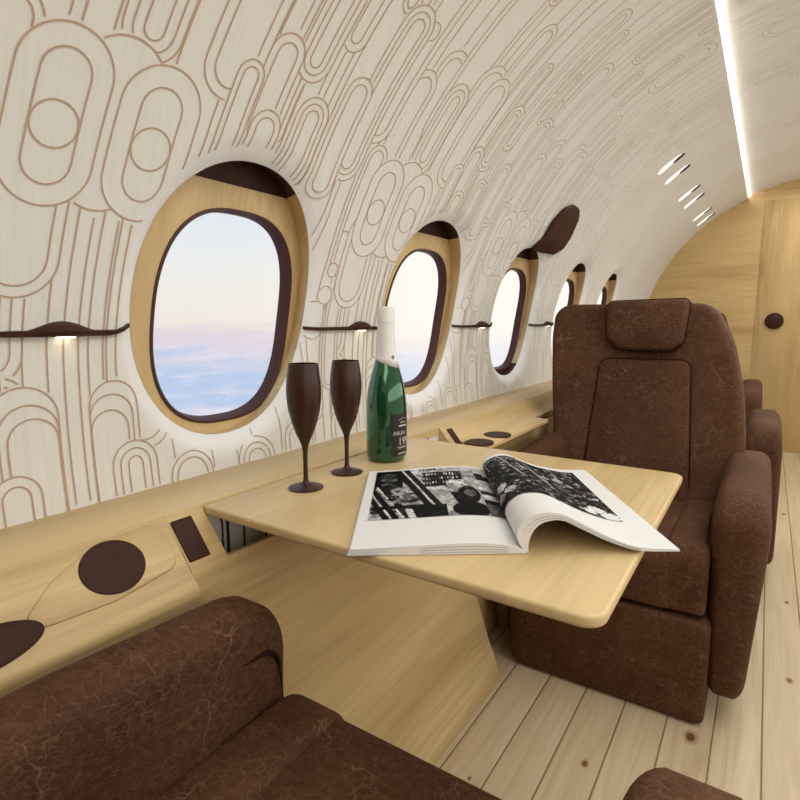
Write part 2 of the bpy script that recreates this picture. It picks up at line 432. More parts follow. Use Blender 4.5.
for yc in WINS:
    hw = PITCH / 2; N = 176
    an = sorted(list(np.linspace(0, 2 * pi, N)[:-1]) + [atan2(b - WS, a) % (2 * pi) for a in (-hw, hw) for b in (SB0, SB1)]); an.append(2 * pi)
    ts = np.r_[np.linspace(0, 1, 11)[:-1] ** 1.3 * .38, np.linspace(.38, 1, 12)]
    G = np.zeros((len(ts), len(an), 2))
    for j, p in enumerate(an):
        # direction p is the true angle; find hole point along that ray
        dx, dz = cos(p), sin(p)
        rho = (abs(dx / WA) ** 2.15 + abs(dz / WB) ** 2.15) ** (1 / 2.15); h = 1 / rho
        tr = min(hw / abs(dx) if abs(dx) > 1e-9 else 9, ((SB1 - WS) if dz > 0 else (WS - SB0)) / abs(dz) if abs(dz) > 1e-9 else 9)
        for i, t in enumerate(ts):
            q = h + (tr - h) * t; G[i, j] = (yc + q * dx + SHR * (WS + q * dz - .22) * (1 - t) ** 2, WS + q * dz)
    patches.append((G, None))
patches.append((grid(YR, PITCH / 2 + .016, SB0, SB1, 8, 40), None))
patches.append((grid(PITCH * 5.5 + .016, YB, SB0, SB1, 6, 40), None))
patches.append((grid(YR, YB, SB1, S_LED, 12, 44), None))
patches.append((grid(YR, YB, S_LED, S_LED + .0005, 2, 2), lambda Y, s: R + .004))
shell('wall_left', patches, [M['wall'], M['line']], build_pattern(.0, S_LED - .003, -.4, YB - .01))
S_END = R * (pi - radians(66.4) - TH0)
CO = .017
pv, pf = build_pattern(S_LED + .03, S_LED + .75, 1.2, YB - .01)
def lift(p):
    d = Vector((p[0] - CX, 0, p[2] - CZ)); d = d.normalized() * (d.length + CO); return (CX + d.x, p[1], CZ + d.z)
shell('ceiling', [(grid(YR, YB, S_LED, S_END, 12, 40), lambda Y, s: R + CO)], [M['wall'], M['line']], ([lift(p) for p in pv], pf))
# cove: the step face between wall panel and raised ceiling panel carries the strip of light
def cove(name, sg, label):
    V = []; F = []
    ys = np.linspace(YR, YB - .003, 2)
    th = radians(66.4) if sg < 0 else pi - radians(66.4)
    e = .0006 * (1 if sg < 0 else -1)
    for yv in ys:
        for r in (R + .003, R + CO - .002): V.append((CX - r * cos(th + e), yv, CZ + r * sin(th + e)))
    o = obj(name, V, [(0, 1, 3, 2)], M['led'], fix=False, smooth=False); return tag(o, label, 'light strip')
cove('led_light_strip', -1, 'long white LED light strip along the ceiling edge above the window wall')
cove('led_light_strip', 1, 'white LED light strip along the far ceiling edge on the aisle side').name = 'led_light_strip.001'
shell('wall_right', [(grid(YR, YB, S_END, R * (pi + radians(45) - TH0), 8, 40), lambda Y, s: R)], [M['wall']])
# flat ends
def disc(name, Y, mat, rad=R + .05, n=96):
    V = [(CX + rad * cos(2 * pi * k / n), Y, CZ + rad * sin(2 * pi * k / n)) for k in range(n)] ; V += [(a, b + .03, c) for a, b, c in V]
    F = [tuple(range(n)), tuple(range(n, 2 * n))[::-1]] + [(k, (k + 1) % n, n + (k + 1) % n, n + k) for k in range(n)]
    return tag(obj(name, V, F, mat, smooth=False), kind='structure')
disc('wall_front', YB, M['bulk_x']); disc('wall_rear', YR - .03, M['bulk_x'])
d = rbox('door_1', -.092, .626, YB - .004, YB + .02, .004, 1.872, .002, M['bulk_z'], seg=1); tag(d, kind='structure')
V, F = lathe([(.001, 0), (.052, 0), (.060, .006), (.060, .018), (.052, .026), (.001, .026)], 32)
obj('door_knob', [(.032 + a, YB - .004 - c, .99 + b) for a, b, c in V], F, M['dark'], d)
obj('floor', [(-.95, YR, 0), (1.3, YR, 0), (1.3, YB, 0), (-.95, YB, 0), (-.95, YR, -.03), (1.3, YR, -.03), (1.3, YB, -.03), (-.95, YB, -.03)],
    [(0, 1, 2, 3), (7, 6, 5, 4), (0, 4, 5, 1), (1, 5, 6, 2), (2, 6, 7, 3), (3, 7, 4, 0)], M['floor'], smooth=False)['kind'] = 'structure'

# ------------------------------------------------------------------ windows
GA, GB, GS, GY = .173, .206, .298, .020
def fr(s):
    """radius of the window liner: follows the wall below, stands upright above"""
    t = max(0, (s - .36) / .24); return R + .051 + .026 * t * t
def make_window(yc, idx, lower_cap=False):
    w = empty('window_%d' % idx, (-.9, yc, 1.03)); tag(w, kind='structure')
    L = Vector(w.location)
    N = 128; bm = bmesh.new(); rows = []
    for t in np.linspace(0, 1, 10):
        row = []
        for k in range(N):
            p = 2 * pi * k / N; a = sup(p, 2.15, WA * 1.004, WB * 1.004); b = sup(p, 2.7, GA - .004, GB - .004)
            Y = a[0] * (1 - t) + (b[0] + GY) * t; s = WS + a[1] * (1 - t) + (b[1] + GS - WS) * t
            row.append(bm.verts.new(Vector(cyl(yc + Y + SHR * (s - .22), s, fr(s))) - L))
        rows.append(row)
    rev = []
    for k in range(N):
        a = sup(2 * pi * k / N, 2.15, WA, WB); rev.append(bm.verts.new(Vector(cyl(yc + a[0] + SHR * (WS + a[1] - .22), WS + a[1], R + SC_D - .001)) - L))
    rows.insert(0, rev)
    for i in range(len(rows) - 1):
        for k in range(N):
            j = (k + 1) % N; bm.faces.new((rows[i][k], rows[i][j], rows[i + 1][j], rows[i + 1][k]))
    def part(name, mat, keep):
        b2 = bm.copy()
        for co, no, side in keep:
            g = b2.verts[:] + b2.edges[:] + b2.faces[:]
            bmesh.ops.bisect_plane(b2, geom=g, plane_co=co, plane_no=no, clear_outer=side, clear_inner=not side)
        me = bpy.data.meshes.new(name); bmesh.ops.recalc_face_normals(b2, faces=b2.faces)
        b2.to_mesh(me); b2.free(); me.materials.append(mat); me.polygons.foreach_set('use_smooth', [True] * len(me.polygons)); sharp(me, 40)
        return link(bpy.data.objects.new(name, me), w)
    top = Vector((0, 0, 1.252 - L.z)); low = Vector((0, 0, .805 - L.z)); UPZ = Vector((0, 0, 1))
    if lower_cap:
        part('frame', M['oak_z'], [(top, UPZ, True), (low, UPZ, False)]); tag(part('lower_trim', M['dark'], [(low, UPZ, True)]), 'dark brown lower rim')
    else:
        part('frame', M['oak_z'], [(top, UPZ, True)])
    tag(part('shade_pocket', M['dark'], [(top, UPZ, False)]), 'dark brown cap above the wooden frame')
    bm.free()
    # gasket: rounded ring that tunnels out to the pane
    prof = [(.001, .004), (.001, -.002), (-.003, -.004), (-.006, -.001), (-.007, .008), (-.009, .010), (-.009, .013), (-.010, .015), (-.012, .024)]
    V = []; F = []
    for k in range(N):
        p = 2 * pi * k / N
        for da, dr in prof:
            a = sup(p, 2.7, GA + da, GB + da); s = GS + a[1]; V.append(Vector(cyl(yc + GY + a[0] + SHR * (s - .22), s, fr(s) + dr)) - L)
    m = len(prof)
    for k in range(N):
        j = (k + 1) % N
        for i in range(m - 1): F.append((k * m + i, j * m + i, j * m + i + 1, k * m + i + 1))
    obj('gasket', V, F, M['gasket'], w, auto=50)
    V = []; F = []
    for dr in (.020, .023):
        o = len(V)
        for k in range(N):
            a = sup(2 * pi * k / N, 2.7, GA - .0115, GB - .0115); s = GS + a[1]; V.append(Vector(cyl(yc + GY + a[0] + SHR * (s - .22), s, fr(s) + dr)) - L)
    F = [tuple(range(N)), tuple(range(N, 2 * N))[::-1]] + [(k, (k + 1) % N, N + (k + 1) % N, N + k) for k in range(N)]
    obj('pane', V, F, M['pane'], w, smooth=False)
    return w
for i, yc in enumerate(WINS): make_window(yc, i + 1, lower_cap=(i == 2))
# brown paddle by the third window
pts = [(2.20, .592), (2.30, .588), (2.42, .598), (2.50, .630), (2.528, .69), (2.500, .775), (2.44, .808), (2.36, .812), (2.295, .785), (2.252, .722), (2.238, .655)]
out = roundpoly(pts, .05, 4); V, F = pillow(out, .014, .006, lambda a, b, c: wallpt(a, b, .010 + c + 0.0), crown=.004)
tag(obj('escape_handle_cover', V, F, M['dark']), 'dark brown rounded flap on the wall reaching up from the top of the third window', 'cover')

# ------------------------------------------------------------------ reading lamps on thin rails between the windows
ordl = ['left of the nearest window', 'between nearest window and bottle neck', 'between second and third windows', 'just past the third window, partly behind seat']
def make_lamp(k):
    y0 = (PITCH * k + .016 + WA + .004) if k else -.28; y1 = PITCH * (k + 1) + .016 - WA - .002; yb = .425 + PITCH * k
    s = R * (math.asin((.972 - CZ) / R) - TH0)
    root = empty('reading_lamp', wallpt(yb, s)); O = Vector(root.location)
    ys = list(np.linspace(y0, y1, 60)); V = []; F = []
    for y in ys:
        up = .010 * max(0, (y - (y1 - .035)) / .035) ** 1.3; hh = .0042 if y < yb + .07 else .0028
        if y < yb - .07: hh = .0036
        for ds, off in ((-hh, -.002), (-hh, .008), (hh, .008), (hh, -.002)): V.append(Vector(wallpt(y, s + up + ds, off)) - O)
    for i in range(len(ys) - 1):
        for j in range(4): F.append((i * 4 + j, i * 4 + (j + 1) % 4, i * 4 + 4 + (j + 1) % 4, i * 4 + 4 + j))
    F += [(0, 1, 2, 3), tuple(len(V) - 4 + q for q in range(4))]
    obj('rail', V, F, M['dark'], root, smooth=False)
    V = []; F = []; ny, na = 36, 14
    for i in range(ny + 1):
        q = -1 + 2 * i / ny; y = yb + q * .056; b = (1 - q * q) ** 2 if True else 0
        for j in range(na + 1):
            a = pi * j / na; hgt = .0035 + .0145 * b; dep = .006 + .026 * b
            V.append(Vector(wallpt(y, s - .0052 + (hgt + .0052) * (1 - cos(a)) / 2 if True else 0, dep * sin(a) ** .8 - .002)) - O)
    for i in range(ny):
        for j in range(na): F.append((i * (na + 1) + j, i * (na + 1) + j + 1, (i + 1) * (na + 1) + j + 1, (i + 1) * (na + 1) + j))
    F.append(tuple(range(na + 1))); F.append(tuple(ny * (na + 1) + j for j in range(na + 1)))
    obj('housing', V, F, M['dark'], root)
    V = []
    for j in range(20):
        a = 2 * pi * j / 20; p = wallpt(yb + .014 * cos(a), s - .0058, .010 + .006 * sin(a)); V.append(Vector(p) - O)
    V += [v + Vector((0, 0, .002)) for v in V]
    obj('lens', V, [tuple(range(20)), tuple(range(20, 40))[::-1]] + [(j, (j + 1) % 20, 20 + (j + 1) % 20, 20 + j) for j in range(20)], M['lamp'], root, smooth=False)
    tag(root, 'thin dark brown rail with reading lamp, ' + ordl[k], 'lamp', 'wall rail reading lamps')
for k in range(4): make_lamp(k)

# ------------------------------------------------------------------ oblong ceiling lights with dark slots
LY = [3.07, 3.30, 3.81, 4.065, 4.60, 4.845]
where = ['nearest the camera, upper of first pair', 'lower one of the first pair', 'first one of the middle pair', 'second one of the middle pair', 'second last before wooden bulkhead', 'last one, closest to wooden bulkhead']
for k, y in enumerate(LY):
    s0 = R * (math.asin((1.742 - CZ) / R) - TH0)
    root = empty('ceiling_light', wallpt(y, s0)); O = Vector(root.location)
    o = [sup(2 * pi * j / 40, 2.3, .022, .064) for j in range(40)]
    V, F = pillow(o, .006, .0025, lambda a, b, c: Vector(wallpt(y + a * (1 - .25 * b / .06), s0 + b, c + .001)) - O, crown=.001, seg=3)
    obj('lens', V, F, M['lens'], root)
    o = [(.010 + .016 * cos(2 * pi * j / 32), .045 + .030 * sin(2 * pi * j / 32)) for j in range(32)]
    V, F = pillow(o, .006, .002, lambda a, b, c: Vector(wallpt(y + a, s0 + b, c + .005)) - O, seg=3)
    obj('slot', V, F, M['dark'], root)
    tag(root, 'small oblong white ceiling light with dark slot, ' + where[k], 'light', 'oblong ceiling lights')

# ------------------------------------------------------------------ side console
def cabinet(y, label):
    o = empty('side_cabinet', (-.73, y, 0)); return tag(o, label, 'cabinet', 'side cabinets under the ledge')
ledge = empty('wall_ledge', (-.81, 1.7, .6)); tag(ledge, 'long flat pale wooden ledge running along the wall beneath the windows', 'ledge')
near_cab = cabinet(-.3, 'pale wooden armrest cabinet with round dark inlay beside the nearest seat')
mid_cab = cabinet(.92, 'plain pale wooden cabinet under the folding table, its slot open')
far_cab = cabinet(2.2, 'pale wooden low cabinet beyond the table, beside the facing seat, under the inlaid shelf')
con = mid_cab
def extr(name, prof, y0, y1, mat, closed=True, ny=2, auto=35, par=None):
    par = par or mid_cab; CO_ = Vector(par.location)
    n = len(prof); V = []; F = []
    for i in range(ny):
        y = y0 + (y1 - y0) * i / (ny - 1)
        for a, b in prof: V.append(Vector((a, y, b)) - CO_)
    for i in range(ny - 1):
        for j in range(n if closed else n - 1):
            F.append((i * n + j, i * n + (j + 1) % n, (i + 1) * n + (j + 1) % n, (i + 1) * n + j))
    F.append(tuple(range(n))); F.append(tuple((ny - 1) * n + j for j in range(n))[::-1])
    return obj(name, V, F, mat, par, auto=auto)
Z0 = .001
extr('ledge', [(-.893, .60), (-.893, .694), (-.889, .697), (-.735, .7035), (-.7315, .702), (-.731, .69), (-.74, .60)], YR + .01, YB - .015, M['oak_y'], par=ledge)
slope = [(-.731, .702), (-.715, .683), (-.699, .6635), (-.686, .647), (-.6655, .6226), (-.659, .616), (-.654, .611), (-.6515, .605), (-.652, .598), (-.656, .585), (-.660, .55), (-.664, .45), (-.664, Z0), (-.745, Z0), (-.745, .60)]
PY0, PY1 = .535, 1.305          # table pocket
flush = [(-.731, .702), (-.671, .631), (-.667, .622), (-.666, .50), (-.661, .40), (-.650, .30), (-.628, .20), (-.594, .10), (-.552, Z0), (-.745, Z0), (-.745, .60)]
extr('body', slope, YR + .01, .4696, M['oak_y'], par=near_cab)
low = [(-.735, .628), (-.672, .626), (-.666, .615), (-.664, .58), (-.664, Z0), (-.745, Z0), (-.745, .60)]
extr('body', low, 1.359, 3.20, M['oak_y'], par=far_cab)
shf = tag(empty('armrest_shelf', (-.67, 1.9, .63)), 'pale wooden shelf with two round dark inlays beyond the table, before the facing seat', 'shelf')
extr('board', [(-.7305, .702), (-.713, .677), (-.701, .664), (-.690, .658), (-.616, .6545), (-.6105, .651), (-.610, .643), (-.616, .637), (-.650, .630), (-.7305, .6285)], 1.359, 1.86, M['oak_y'], par=shf)
extr('board', [(-.7305, .702), (-.713, .677), (-.701, .664), (-.690, .658), (-.676, .6545), (-.671, .651), (-.670, .643), (-.672, .637), (-.676, .630), (-.7305, .6285)], 1.86, 3.2, M['oak_y'], par=shf)
extr('body', flush, .470, PY0, M['oak_y']); extr('body', flush, PY1, 1.358, M['oak_y'])
extr('front_panel', [(-.671, .631), (-.667, .622), (-.666, .50), (-.661, .40), (-.650, .30), (-.628, .20), (-.594, .10), (-.552, Z0), (-.60, Z0), (-.64, .12), (-.675, .25), (-.69, .55), (-.685, .628)], PY0, PY1, M['oak_y'])
ln = extr('pocket_liner', [(-.738, .70), (-.732, .70), (-.732, .50), (-.69, .50), (-.69, .49), (-.738, .49)], PY0, PY1, plain('grey_liner', (.66, .65, .62), .6))
V = []; F = []
def rib(path, w=.0022):
    o = len(V)
    for i, p in enumerate(path):
        a = path[max(0, i - 1)]; b = path[min(len(path) - 1, i + 1)]; t = Vector((b[0] - a[0], b[1] - a[1])).normalized()
        for sg in (-1, 1): V.append(Vector((-.7315, p[0] - t.y * w * sg, p[1] + t.x * w * sg)) - Vector(mid_cab.location))
    for i in range(len(path) - 1): F.append((o + 2 * i, o + 2 * i + 1, o + 2 * i + 3, o + 2 * i + 2))
y = PY0 + .05
while y < PY1 - .04:
    rib([(y, .50), (y, .695)]); y += random.choice([.035, .05, .065])
for yc in (PY0 + .012, PY0 + .24, PY0 + .46):
    for r in (.028, .04): rib([(yc + r * cos(q), .655 + r * sin(q)) for q in np.linspace(pi, 0, 14)] + [(yc + r, .5)])
obj('liner_pattern', V, F, plain('black_inlay_line', (.03, .03, .03), .5), ln, fix=False)
# dark inlays on the sloping top; b runs down the slope from the ledge
SV = Vector((.0453, 0, -.0549)).normalized(); SN = Vector((.0549, 0, .0453)).normalized()
def slp(y, d, h): return Vector((-.731, y, .702)) + SV * d + SN * h - Vector(con.location)
def inlay(name, outline, hgt, mat, lift_=0, fm=None, parent=None, r=.001):
    V, F = pillow(outline, hgt, r, fm or (lambda a, b, c: slp(a, b, c + lift_)), seg=2); return obj(name, V, F, mat, parent or con, auto=60)
for yq in (1.383, 1.508):
    V, F = pillow([(-.647 + .040 * cos(2 * pi * j / 48), yq + .046 * sin(2 * pi * j / 48)) for j in range(48)], .004, .001, lambda a, b, c: Vector((a, b, .6557 + c)) - Vector(shf.location), seg=2)
    obj('round_inlay', V, F, M['dark'], shf, auto=60)
con = mid_cab
for y0_, y1_ in ((.4735, .5090), (1.331, 1.357)):
    inlay('switch_plate', roundpoly([(y0_, .013), (y1_, .013), (y1_, .081), (y0_, .081)], .002, 2), .004, M['dark'], lift_=.0015)
for sgn, cen in ((1, 0.),):
    Y = lambda q: cen + sgn * q
    con = near_cab
    # raised pad with a round dark inlay
    pad = roundpoly([(.452, .006), (.462, .050), (.455, .078), (.36, .090), (.275, .086), (.258, .070), (.30, .035), (.37, .006)], [.012, .02, .02, .1, .02, .02, .06, .06], 6)
    p = inlay('raised_pad', [(Y(a), b) for a, b in pad], .005, M['oak_y'], lift_=-.0003, r=.0022)
    inlay('round_inlay', [(Y(.373 + .043 * cos(2 * pi * j / 48)), .046 + .037 * sin(2 * pi * j / 48)) for j in range(48)], .003, M['dark'], lift_=.0022)
    # cup recess: rim and dark dish
    n = 48; V = []; F = []
    prof = [(1.0, .0005), (.985, .0030), (.95, .0032), (.90, .0022), (.80, .0014), (.5, .0009), (0.02, .0008)]
    for j in range(n):
        q = 2 * pi * j / n
        for sc_, h in prof:
            V.append(slp(Y(.200 + .076 * sc_ * cos(q)), .083 + .0255 * sc_ * sin(q), h * .8))
    m = len(prof)
    for j in range(n):
        l = (j + 1) % n
        for i in range(m - 1): F.append((j * m + i, l * m + i, l * m + i + 1, j * m + i + 1))
    obj('cup_recess', V, F, M['dark'], con)

# ------------------------------------------------------------------ table
tb = empty('folding_table', (-.42, .845, .7)); TO = Vector(tb.location)
tag(tb, 'pale wooden folding table reaching out from the wall ledge between the seats', 'table')
out = roundpoly([(-.7285, .536), (-.113, .530), (-.113, 1.163), (-.7285, 1.163)], [.006, .025, .025, .006], 8)
V, F = pillow(out, .0145, .004, lambda a, b, c: Vector((a, b, .69275 + c)) - TO, seg=4)
obj('tabletop', V, F, M['table'], tb, auto=40)
for y in (.62, 1.05): rbox('hinge_bracket', -.7305, -.692, y, y + .03, .646, .685, .003, M['black'], tb, fn=lambda a, b, c: (a - TO.x, b - TO.y, c - TO.z))

# ------------------------------------------------------------------ glasses
def glass(loc, h, s, label):
    V, F = lathe([(r * s, z * h) for r, z in [(.0005, .0), (.028, 0), (.0305, .006), (.0305, .011), (.024, .022), (.012, .034), (.0062, .048), (.0045, .07), (.0040, .10), (.0040, .24), (.0044, .30), (.0058, .345), (.0095, .39), (.0155, .45), (.0215, .53), (.0268, .63), (.0295, .72), (.0300, .80), (.0288, .88), (.0262, .965), (.0250, 1.0), (.0240, 1.0), (.0252, .965), (.0278, .88), (.0288, .80), (.0283, .72), (.0255, .63), (.02, .53), (.0135, .45), (.0005, .40)]], 56)
    o = obj('champagne_flute', V, F, M['glassware'], auto=60); o.location = loc; return tag(o, label, 'glass', 'dark champagne flutes')
glass((-.6556, .6963, .7002), .2185, 1.0, 'dark brown champagne flute standing nearer the large window')
glass((-.6588, .8146, .7002), .2165, 1.0, 'dark brown champagne flute standing beside the green bottle')

# ------------------------------------------------------------------ bottle
bt = empty('champagne_bottle', (-.6554, .9438, .7002)); tag(bt, 'green champagne bottle with white foil neck and black label', 'bottle')
prof = [(.0005, .004), (.025, .002), (.034, .0), (.0385, .003), (.0412, .010), (.0424, .02), (.0424, .10), (.0416, .125), (.0385, .150), (.0325, .176), (.026, .198), (.0205, .218), (.0185, .228), (.0005, .230)]
pi_ = interp(prof[1:-1], np.linspace(0, 1, 60)); V, F = lathe([prof[0]] + [tuple(p) for p in pi_] + [prof[-1]], 64); obj('body', V, F, M['green'], bt)
# foil with slanted lower hem
V, F = lathe([(.0240, .204), (.0222, .2135), (.0205, .222), (.0192, .232), (.0180, .25), (.0175, .283), (.0174, .2835), (.0182, .286), (.0184, .290), (.0178, .2925), (.0176, .314), (.0168, .3175), (.0150, .319), (.0005, .3192)], 64)
def hem(v):
    a = atan2(v[1], v[0]); 
    if v[2] < .2055:
        z = .204 + .010 * cos(a - radians(205)); r = float(np.interp(z, [.19, .198, .206, .214, .22], [.0292, .0268, .0242, .0222, .0206])); return (r * cos(a), r * sin(a), z)
    return v
obj('foil_capsule', [hem(v) for v in V], F, M['foil'], bt)
def wrap(az, z, r, dx, dz): # az in rad at dx=0
    return ((r) * cos(az + dx / r), r * sin(az + dx / r), z + dz)
V = []; F = []; A0, A1 = radians(-42), radians(62); n = 30
for j in range(n + 1):
    a = A0 + (A1 - A0) * j / n
    for z in np.linspace(.012, .102, 12):
        rr_ = float(np.interp(z, [q[1] for q in prof], [q[0] for q in prof])) + .0005
        V.append((rr_ * cos(a), rr_ * sin(a), z))
for j in range(n):
    for i in range(11): F.append((j * 12 + i, (j + 1) * 12 + i, (j + 1) * 12 + i + 1, j * 12 + i + 1))
lab = obj('label', V, F, M['label'], bt, fix=False)
def text_mesh(s, size):
    cu = bpy.data.curves.new('t', 'FONT'); cu.body = s; cu.size = size; cu.align_x = 'LEFT'; cu.resolution_u = 3
    o = bpy.data.objects.new('t', cu); COL.objects.link(o); bpy.context.view_layer.update()
    me = bpy.data.meshes.new_from_object(o.evaluated_get(bpy.context.evaluated_depsgraph_get()))
    bm = bmesh.new(); bm.from_mesh(me); bmesh.ops.triangulate(bm, faces=bm.faces); bmesh.ops.subdivide_edges(bm, edges=[e for e in bm.edges if e.calc_length() > size * .25], cuts=1); bm.to_mesh(me); bm.free()
    vs = [tuple(v.co) for v in me.vertices]; fs = [tuple(p.vertices) for p in me.polygons]
    bpy.data.objects.remove(o); bpy.data.curves.remove(cu); bpy.data.meshes.remove(me); return vs, fs
VV = []; FF = []
def put(vs, fs, az, z, tilt=0.):
    o = len(VV)
    for x, y, _ in vs: VV.append(wrap(az, z, .0432, x, y + tilt * x))
    FF.extend(tuple(o + q for q in f) for f in fs)
for s_, size, az, z in (('ARLIN', .0115, -37, .0585), ('199', .0225, -22, .0375)):
    vs, fs = text_mesh(s_, size); put(vs, fs, radians(az), z)
def bar(az, z, L, h, bow=0.):
    vs = []; n = 8
    for i in range(n + 1):
        x = L * i / n; b = bow * (1 - (2 * i / n - 1) ** 2); vs += [(x, b, 0), (x, b + h, 0)]
    put(vs, [(2 * i, 2 * i + 2, 2 * i + 3, 2 * i + 1) for i in range(n)], radians(az), z)
for k in range(7): bar(-18 + k * 4.6, .0895 + .0012 * (3 - abs(k - 3)), .0022, .0014)
for az, z, L, h in ((-14, .0835, .017, .0016), (-18, .0755, .024, .003), (-24, .0325, .030, .0009), (-20, .0300, .026, .0011), (-21, .0185, .028, .0018)): bar(az, z, L, h, .0006)
obj('label_print', VV, FF, M['ink'], lab, fix=False)
az = radians(-55 + 38); V = []
for q in np.linspace(0, 2 * pi, 24, endpoint=False): V.append(wrap(az, .2165, .0224, .0036 * cos(q), .0040 * sin(q)))
for q in np.linspace(0, 2 * pi, 24, endpoint=False): V.append(wrap(az, .2165, .0224, .0020 * cos(q), .0022 * sin(q)))
V += [wrap(az, .2165, .0224, x, y) for x, y in ((-.0007, -.0014), (.0007, -.0014), (.0007, .0014), (-.0007, .0014))]
obj('emblem', V, [(j, (j + 1) % 24, 24 + (j + 1) % 24, 24 + j) for j in range(24)] + [(48, 49, 50, 51)], M['label'], bt, fix=False)

# ------------------------------------------------------------------ magazine
mg = empty('magazine', (-.231, .642, .7005)); tag(mg, 'open glossy magazine with black and white photos lying on the table', 'magazine')
SP = Vector((-.5381, .8429, 0)); PD = Vector((.8429, .5381, 0)); SL = .377
TT = np.linspace(0, 1, 44); VV_ = np.linspace(0, 1, 20)
near_t = [(-.004, .004), (-.012, .016), (-.0125, .032), (.000, .0475), (.018, .0535), (.041, .0520), (.066, .0405), (.099, .0235), (.139, .0095), (.190, .0065)]
near_b = [(.002, .0005), (.001, .010), (.004, .024), (.010, .034), (.020, .0410), (.041, .0440), (.066, .0330), (.099, .0175), (.139, .0050), (.190, .0040)]
far_t = [(-.002, .004), (-.008, .012), (-.006, .0235), (.006, .0320), (.024, .0375), (.045, .0345), (.088, .0170), (.138, .0070), (.165, .0060), (.190, .0060)]
far_b = [(.002, .0005), (.001, .007), (.003, .017), (.010, .024), (.024, .0295), (.045, .0270), (.088, .0110), (.138, .0025), (.165, .0022), (.190, .0022)]
lt = [(-.001, .002), (-.008, .0070), (-.030, .0125), (-.07, .0150), (-.12, .0130), (-.18, .0100), (-.222, .0085)]
lb = [(-.001, .0002), (-.008, .0004), (-.030, .0004), (-.07, .0004), (-.12, .0003), (-.18, .0003), (-.226, .0002)]
def surf(n_, f_, edge0, edge1):
    N_, F_ = interp(n_, TT), interp(f_, TT)
    def P(i, v):
        d, z = N_[i] * (1 - v) + F_[i] * v; t = TT[i]
        al = (edge0 * t) * (1 - v) + (SL + edge1 * t) * v
        return PD * d + SP * al + Vector((0, 0, z))
    return P
rt_, rb_ = surf(near_t, far_t, 0, 0), surf(near_b, far_b, 0, 0)
lt_, lb_ = surf(lt, lt, -.010, -.027), surf(lb, lb, -.010, -.027)
def block(name, top, bot, leaf=None):
    V = []; F = []; n, m = len(TT), len(VV_)
    for f in (top, bot):
        for i in range(n):
            for v in VV_: V.append(f(i, v))
    o = n * m
    for i in range(n - 1):
        for j in range(m - 1):
            a = i * m + j; F.append((a, a + 1, a + m + 1, a + m)); F.append((o + a, o + a + m, o + a + m + 1, o + a + 1))
    for i in range(n - 1):
        for j in (0, m - 1): a = i * m + j; F.append((a, a + m, o + a + m, o + a))
    for i in (0, n - 1):
        for j in range(m - 1): a = i * m + j; F.append((a, a + 1, o + a + 1, o + a))
    return obj(name, V, F, M['paper'], mg, auto=50)
block('page_block', lt_, lb_); block('page_block', rt_, rb_)
# sheet edges showing at the near end of each page block
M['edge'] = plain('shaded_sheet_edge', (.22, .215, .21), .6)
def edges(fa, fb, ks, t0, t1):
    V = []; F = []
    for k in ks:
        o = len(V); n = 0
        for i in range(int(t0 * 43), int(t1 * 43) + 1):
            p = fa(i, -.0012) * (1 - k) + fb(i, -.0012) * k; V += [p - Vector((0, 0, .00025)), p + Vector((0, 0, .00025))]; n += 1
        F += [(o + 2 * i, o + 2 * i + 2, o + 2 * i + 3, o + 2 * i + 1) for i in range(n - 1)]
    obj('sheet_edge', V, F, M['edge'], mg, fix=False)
edges(lt_, lb_, (.30, .55, .8), .12, .62); edges(rt_, rb_, (.45, .75), .12, .8)
